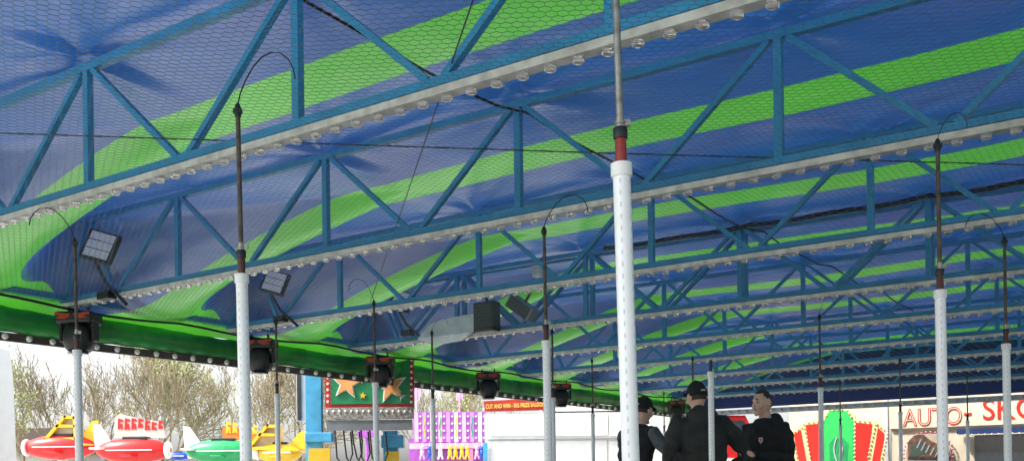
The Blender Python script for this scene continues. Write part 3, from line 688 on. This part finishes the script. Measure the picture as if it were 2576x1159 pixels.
for k in range(5):
    x = 842+k*22; YY = YS+.05; p = [at(x,1080,YY),at(x+3,1110,YY),at(x+10+random.uniform(-8,8),1150,YY+.05),at(x+30,1175+random.uniform(0,15),YY+.05),at(x+45,1140,YY+.05),at(x+40,1085,YY+.05)]
    cable('hanging_cable',p,.013,m_cable,['leftmost black cable loop hanging below the star sign','second black cable loop from the left below the star sign','middle black cable loop below the star sign','fourth black cable loop below the star sign','rightmost black cable loop below the star sign beside the short column'][k],'cable',False)
# white van at left edge
Yv = 12.6; t = thing('parked_van','white van cut off by the left edge of the picture','van',(at(-60,1200,Yv).x,Yv,GZ)); R0 = t.location
z0 = GZ+.3; xr = at(44,1159,Yv+2).x; zt = at(0,862,Yv+2).z
prof = [(xr-5.2,z0),(xr,z0),(xr+.02,z0+.9),(xr-.02,z0+1.7),(xr-.05,zt-.5),(xr-.09,zt-.12),(xr-.2,zt),(xr-4.6,zt),(xr-5.1,zt-.9)]
MB().prism(prof,Yv,Yv+2.0).build('body', m_vwhite, t, R0)
MB().prism([(xr-1.9,zt-1.1),(xr-.75,zt-1.1),(xr-.75,zt-.45),(xr-1.9,zt-.45)],Yv-.012,Yv-.002).build('window', m_glass, t, R0)
MB().box(xr-5.1,xr-.05,Yv-.02,Yv-.002,z0+1.05,z0+1.1).build('trim_strip', m_grey, t, R0)
MB().box(xr+.022,xr+.06,Yv+.1,Yv+1.9,z0,z0+.3).build('bumper', m_dark, t, R0)
for xx in (xr-1.1,xr-4.2): MB().lathe([(.2,0),(.34,.02),(.36,.1),(.36,.18),(.34,.24)],20,Matrix.Translation((xx,Yv+.22,GZ+.36)) @ Matrix.Rotation(PI/2,4,'X')).build('wheel', m_black, t, R0, True)
# kiddie ride aeroplanes
def plane(label,x0,x1,y,Y,bm_,fin_side,fin_m,ring_m,rk=.17):
    a = at(x0,y,Y); b = at(x1,y,Y); L_ = b.x-a.x; c_ = (a+b)/2; r = L_*rk
    t = thing('ride_aeroplane',label,'ride aeroplane',(c_.x,Y,GZ)); R0 = t.location
    prof = [(.02,-.5),(.3,-.47),(.62,-.38),(.86,-.25),(.99,-.08),(1,.06),(.93,.2),(.76,.34),(.5,.44),(.2,.49),(.02,.5)]
    fu = MB().lathe([(p*r,z*L_) for p,z in prof],20,Matrix.Translation(c_) @ Matrix.Rotation(PI/2,4,'Y')).build('fuselage', bm_, t, R0, True)
    MB().box(c_.x-L_*.3,c_.x+L_*.3,Y-r*1.02,Y-r*.97,c_.z-.01,c_.z+.012).build('stripe', m_white, fu, R0)
    fx = c_.x+fin_side*L_*.4
    MB().prism([(fx-fin_side*.22,c_.z+r*.5),(fx+fin_side*.05,c_.z+r*2.0),(fx+fin_side*.2,c_.z+r*2.1),(fx+fin_side*.16,c_.z+r*.3)],Y-.03,Y+.03).build('tail_fin', fin_m, t, R0)
    MB().box(fx-.12,fx+.12,Y-.45,Y+.45,c_.z+.02,c_.z+.06,bev=.01).build('tailplane', fin_m, t, R0)
    MB().lathe([(r*.62,0),(r*.7,.03),(r*.62,.08),(r*.3,.1)],18,Matrix.Translation((c_.x-fin_side*L_*.43,Y,c_.z)) @ Matrix.Rotation(-fin_side*PI/2,4,'Y')).build('nose_ring', ring_m, t, R0, True)
    MB().box(c_.x-L_*.12,c_.x+L_*.2,Y-r*.5,Y+r*.5,c_.z+r*.8,c_.z+r*1.06,bev=.02).build('cockpit_rim', m_black, fu, R0)
    MB().box(c_.x-L_*.05,c_.x+L_*.1,Y-.35-r,Y+.35+r,c_.z-r*.5,c_.z-r*.38,bev=.01).build('wing', bm_, t, R0)
    MB().tube([(c_.x,Y,c_.z-r*.8),(c_.x,Y+.3,GZ)],.07,8).build('support_post', m_lgrey, t, R0)
    return t,c_,r,L_,R0
def canopy_frame(t,R0,YY,dx,dy):
    for q_ in (((105,1108),(160,1044),(168,1044),(116,1108)),((160,1044),(190,1046),(190,1053),(160,1052)),((182,1046),(190,1046),(196,1106),(186,1106)),((105,1102),(196,1098),(196,1108),(105,1108)),((142,1066),(192,1068),(192,1074),(138,1074))):
        poly(MB(),[(x+dx,y+dy) for x,y in q_],YY-.2,.4).build('cockpit_frame', m_yellow, t, R0)
    poly(MB(),[(x+dx,y+dy) for x,y in ((118,1104),(162,1050),(186,1050),(190,1102))],YY-.05,.1).build('windscreen', m_pglass, t, R0)
m_pglass = mat('pale glass',(.55,.5,.35),.15)
plane('red ride aeroplane with white stripe and white tail fin',240,432,1132,21.5,m_red,-1,m_white,m_white)
plane('green ride aeroplane with white nose, right of the red one',466,648,1134,22.,m_green,-1,m_white,m_white)
plane('small blue ride aeroplane between the red and green ones',415,478,1146,24.,m_bluep,-1,m_orange,m_white)
t,c_,r,L_,R0 = plane('yellow ride aeroplane with upright yellow cockpit right of the green one',644,760,1138,21.,m_yellow,1,m_yellow,m_white,.22)
canopy_frame(t,R0,21.,510,22)
t,c_,r,L_,R0 = plane('red ride aeroplane with tall yellow framed cockpit, leftmost of the ride',58,245,1124,22.5,m_red,1,m_yellow,m_white)
canopy_frame(t,R0,22.5,0,0)
def letter_sign(label,x0,y0,x1,y1,Y,bm_,lm,seed,n=7):
    t = thing('ride_sign',label,'sign',(at((x0+x1)/2,1200,Y).x,Y,GZ)); R0 = t.location
    bd_ = poly(MB(),((x0,y1),(x0,y0+10),(x0+12,y0),((x0+x1)/2,y0+12),(x1-10,y0+20),(x1,y1)),Y,.1).build('board', bm_, t, R0)
    rd = random.Random(seed); ww = (x1-x0)/n
    for k in range(n):
        x = x0+8+k*ww*.93; yb = y1-22+rd.uniform(-3,3); yt = yb-rd.uniform(20,30)
        poly(MB(),((x,yb),(x+1,yt),(x+ww*.7,yt+3),(x+ww*.72,yt+9),(x+ww*.3,yt+8),(x+ww*.3,yt+13),(x+ww*.6,yt+14),(x+ww*.7,yb),(x+ww*.45,yb),(x+ww*.35,yt+19),(x+ww*.3,yb)),Y-.02,.015).build('letter', lm, bd_, R0)
    MB().tube([(at((x0+x1)/2,y1,Y).x,Y+.05,at(x0,y1,Y).z+.05),(at((x0+x1)/2,y1,Y).x,Y+.05,GZ)],.06,8).build('post', m_lgrey, t, R0)
letter_sign('white jagged ride sign with red lettering behind the red aeroplane',288,1040,416,1100,25,mat('pale board',(.6,.55,.5),.5),m_red,5)
letter_sign('orange ride sign with yellow lettering above the green aeroplane',560,1066,650,1112,25,m_signor,m_yellow,8,5)
# purple prize stall
Y = 27.; t = thing('prize_stall','purple and pink striped prize stall hung with soft toys','stall',(at(1130,1200,Y).x,Y,GZ)); R0 = t.location
rb(MB(),1030,1100,1222,1290,Y+.3,2).build('body', m_purple, t, R0)
aw = rb(MB(),1040,1034,1222,1112,Y-.1,.3).build('awning', m_purple, t, R0)
cols = [m_pink, mat('violet',(.5,.25,.68),.6), mat('pale lilac',(.75,.62,.8),.6)]
for k in range(9):
    x = 1043+k*20; rb(MB(),x,1036,x+9,1111,Y-.12,.015).build('stripe', cols[k%3], aw, R0)
    for j in range(4): poly(MB(),star(x+14,1046+j*18,4.5,.2*j+k),Y-.13,.015).build('star', m_lgrey, aw, R0)
    if k%2: poly(MB(),[(x+4+2*math.sin(j*1.3)-1.5,1048+j*7) for j in range(8)]+[(x+4+2*math.sin(j*1.3)+1.5,1048+j*7) for j in range(7,-1,-1)],Y-.135,.01).build('ornament', m_yellow if k%4 == 1 else m_green, aw, R0)
rb(MB(),1030,1112,1225,1128,Y-.2,.2).build('counter_beam', m_pink, t, R0); rb(MB(),1180,1128,1190,1290,Y-.15,.1).build('post', m_pink, t, R0)
rb(MB(),900,1076,948,1100,Y+.1,.15).tube([at(924,1090,Y+.2),at(924,1290,Y+.2)],.05,6).build('side_awning', m_purple, t, R0)
for x in (1048,1156): poly(MB(),((x-8,962),(x+10,958),(x+8,1004),(x-2,998),(x-9,1006)),Y,.02).tube([at(x,960,Y),at(x,1036,Y)],.02,6).build('flag', m_pink, t, R0)
tl = ['pink soft toy hanging leftmost under the stall beam','blue soft toy hanging second from the left under the stall beam','white soft toy hanging third from the left under the stall beam','yellow soft toy hanging leftmost of the four yellow ones under the stall beam','yellow soft toy hanging second of the four yellow ones under the stall beam','yellow soft toy hanging third of the four yellow ones under the stall beam','yellow soft toy hanging rightmost of the four yellow ones under the stall beam','pink soft toy hanging right of the yellow ones under the stall beam','blue soft toy hanging rightmost under the stall beam']
tm = [m_pink,m_bluep,m_white,m_yellow,m_yellow,m_yellow,m_yellow,m_pink,m_bluep]
for k,x in enumerate((1062,1080,1108,1132,1146,1162,1176,1200,1212)):
    p = at(x,1136,Y-.25); t2 = thing('soft_toy',tl[k],'soft toy',p,0,'soft toys hanging on the prize stall'); mm = tm[k]
    MB().ell((0,0,-.02),(.06,.06,.1),12,8).build('torso', mm, t2, smooth=True); MB().ell((0,-.01,.1),(.055,.055,.055),12,8).ell((-.04,0,.15),(.02,.015,.03),8,6).ell((.04,0,.15),(.02,.015,.03),8,6).build('head', mm, t2, smooth=True)
    for s_ in (-1,1): MB().tube([(s_*.03,0,-.08),(s_*.05,-.02,-.16),(s_*.055,-.07,-.17)],[.025,.024,.03],8).build('leg', mm, t2, smooth=True)
    MB().tube([(0,0,.14),(0,.02,.27)],.006,5).build('cord', m_white, t2)
# white kiosk
Y = 23.; t = thing('white_kiosk','white shuttered kiosk with red illuminated text sign on its roof edge','kiosk',(at(1400,1200,Y).x,Y,GZ)); R0 = t.location
rb(MB(),1222,1034,1690,1290,Y,2.4).build('body', m_vwhite, t, R0)
for k,(x0,x1) in enumerate(((1226,1372),(1376,1530),(1534,1686))): rb(MB(),x0,1038,x1,1096,Y-.06,.055,bev=.012).build('upper_shutter', m_white, t, R0)
for k,(x0,x1) in enumerate(((1230,1372),(1376,1530),(1534,1686))): rb(MB(),x0+3,1106,x1-3,1195,Y-.03,.028,bev=.006).build('lower_shutter', m_vwhite, t, R0)
rb(MB(),1222,1098,1690,1103,Y-.1,.1).build('shelf_rail', m_lgrey, t, R0)
rs_ = poly(MB(),((1216,1008),(1360,1000),(1368,1006),(1368,1030),(1220,1034)),Y-.1,.2).build('roof_sign', mat('dark red sign',(.45,.03,.015),.4), t, R0)
pp = at(1222,1027,Y-.12); text_obj('lettering','CUT AND WIN - BIG PRIZE SALOON',.135,mat('amber letters',(.95,.6,.12),.4),rs_,(pp.x-R0[0],-.13,pp.z-R0[2]),sx=.62,off=.003).rotation_euler = (PI/2,-.03,0)
rb(MB(),1364,1012,1690,1034,Y-.02,2.3).build('roof', m_white, t, R0)
rb(MB(),1217,1112,1226,1290,Y-.14,.1).build('post', m_colblue, t, R0)
# red vehicle behind the men
Y = 25.; t = thing('red_truck','red fairground truck mostly hidden behind the standing men','truck',(at(1790,1200,Y).x,Y,GZ)); R0 = t.location
poly(MB(),((1706,1270),(1706,1110),(1718,1066),(1728,1046),(1874,1042),(1886,1066),(1892,1110),(1894,1270)),Y,4).build('cab', m_red, t, R0)
poly(MB(),((1722,1108),(1732,1058),(1872,1056),(1884,1108)),Y-.03,.025).build('windscreen', m_glass, t, R0)
rb(MB(),1726,1038,1876,1045,Y-.05,1).build('roof_panel', m_white, t, R0); rb(MB(),1708,1150,1892,1160,Y-.04,.035).build('bumper_trim', m_white, t, R0)
for x in (1722,1878): MB().lathe([(.1,0),(.1,.04),(.06,.06)],14,Matrix.Translation(at(x,1136,Y)) @ Matrix.Rotation(PI/2,4,'X')).build('headlight', m_lgrey, t, R0, True)
for x in (1730,1870):
    pw_ = at(x,1200,Y); MB().lathe([(.2,0),(.42,.02),(.45,.15),(.42,.28)],20,Matrix.Translation((pw_.x,Y+.9,GZ+.45)) @ Matrix.Rotation(PI/2,4,'Y')).build('wheel', m_black, t, R0, True)

# ---------------------------------------------------------------- bare trees
def tree_mesh(seed, h, buds):
    rd = random.Random(seed); tr, cr, bd = MB(), MB(), MB()
    def grow(p,d,l,r,lev):
        segs = 3 if lev < 3 else 2
        kids = []
        for i in range(segs):
            d = (d+Vector((rd.gauss(0,.13),rd.gauss(0,.13),rd.gauss(.05,.08)))).normalized(); q_ = p+d*(l/segs); r2 = r*.84
            (tr if lev < 1 else cr).tube([p,q_],[r,r2],5 if lev < 2 else 3, False); p, r = q_, r2
            if i > 0 or lev > 0: kids.append((p.copy(),d.copy(),r))
        if lev >= 5:
            if buds and rd.random() < .85:
                for _ in range(2):
                    c_ = p+Vector((rd.gauss(0,.1),rd.gauss(0,.1),rd.gauss(0,.1))); a = Vector((rd.gauss(0,1),rd.gauss(0,1),rd.gauss(0,1))).normalized()*.07; b_ = a.orthogonal()
                    bd.add([c_-a,c_+b_*.6,c_+a,c_-b_*.6],[(0,1,2,3)])
            return
        for (kp,kd,kr) in kids:
            for _ in range(2):
                ax = kd.orthogonal().normalized(); ax.rotate(Matrix.Rotation(rd.uniform(0,2*PI),3,kd))
                nd_ = (kd*math.cos(.6)+ax*math.sin(rd.uniform(.35,.75))+Vector((0,0,.2))).normalized()
                if rd.random() < .78: grow(kp,nd_,l*rd.uniform(.55,.78),max(kr*.6,.0115),lev+1)
    grow(Vector((0,0,0)),Vector((0,0,1)),h*.36,h*.014,0)
    return tr,cr,bd
protos = []
for k in range(5):
    tr,cr,bd = tree_mesh(40+k,7.6,k in (1,3)); protos.append((tr,cr,bd))
mesh_cache = {}
spots = [(60,54,.95,1),(140,60,1.1,0),(210,50,.98,2),(265,62,1.2,4),(330,52,1.0,0),(385,58,1.15,3),(440,50,1.0,2),(500,60,1.2,1),(560,52,1.02,4),(615,58,1.1,0),(670,50,.96,2),(730,60,1.15,3),(800,54,1.0,4),(1060,54,.95,2),(1130,60,1.0,1),(1200,52,.85,4),(10,62,1.1,3)]
kinds = ['bare tan twigged tree','budding yellow green tree','bare brown tree with spreading crown','pale budding tree with dense crown','bare slender tree']
where = ['at the left behind the white van','above the tall yellow cockpit','behind the leftmost slim pole','left of the white jagged sign','directly behind the white jagged sign','right of the white jagged sign','above the red aeroplane nose','above the small blue aeroplane','above the green aeroplane','left of the pole left of centre','right of the pole left of centre','above the yellow aeroplane','left of the blue support column','right of the star sign','above the purple stall','over the right end of the purple stall','farthest left, beyond the van']
for i,(x,Y,sc_,k) in enumerate(spots):
    p = at(x,1200,Y); t = thing('bare_tree',kinds[k]+' '+where[i],'tree',(p.x,Y,GZ),random.uniform(0,6),'bare trees beyond the fairground'); t.scale = (sc_*1.15,sc_*1.15,sc_*1.34)
    tr,cr,bd = protos[k]
    if k not in mesh_cache:
        mesh_cache[k] = [tr.build('trunk',m_bark,t),cr.build('crown',m_twig,t)]+([bd.build('foliage',m_bud,t)] if bd.f else [])
    else: cp(mesh_cache[k], t)
ug = MB(); rd = random.Random(9)
for k in range(3400):
    x = rd.uniform(-36,6); y = rd.uniform(56,74); h_ = rd.uniform(1.,3.); p = Vector((x,y,GZ)); d_ = Vector((rd.gauss(0,.3),rd.gauss(0,.2),1)).normalized()
    q_ = p+d_*h_; sd_ = Vector((.03,0,0)); ug.add([p-sd_,p+sd_,q_+sd_*.3,q_-sd_*.3],[(0,1,2,3)])
    for _ in range(2):
        m_ = p+d_*h_*rd.uniform(.4,.9); e = m_+Vector((rd.gauss(0,.5),rd.gauss(0,.3),rd.uniform(.2,.8))); ug.add([m_-sd_*.6,m_+sd_*.6,e],[(0,1,2)])
me = bpy.data.meshes.new('undergrowth'); me.from_pydata(ug.v,[],ug.f); o = link('undergrowth',me,m_brush)
tag(o,'tangled bare brushwood below the trees','undergrowth',kind='stuff')
Y = 75; c_ = at(85,1200,Y); t = thing('distant_house','small pale house with dark roof seen through the bare trees','house',(c_.x,Y,GZ)); 
MB().box(-2.6,2.6,0,6,0,4.2).build('wall', m_wall, t); MB().prism([(-3,4.2),(3,4.2),(1.8,6),(-1.8,6)],-.3,6.3).build('roof', m_roof, t)
for x in (-1.4,1.2): MB().box(x-.4,x+.4,-.03,-.005,2.4,3.5).build('window', m_glass, t)
hl = MB(); pts = [(-200+i*10, 3+2*math.sin(i*.7)+1.2*math.sin(i*1.9)) for i in range(61)]
hl.prism([(-200,-3)]+pts+[(400,-3)],170,230); tag(hl.build('hills',m_brush),kind='structure')
print('done')
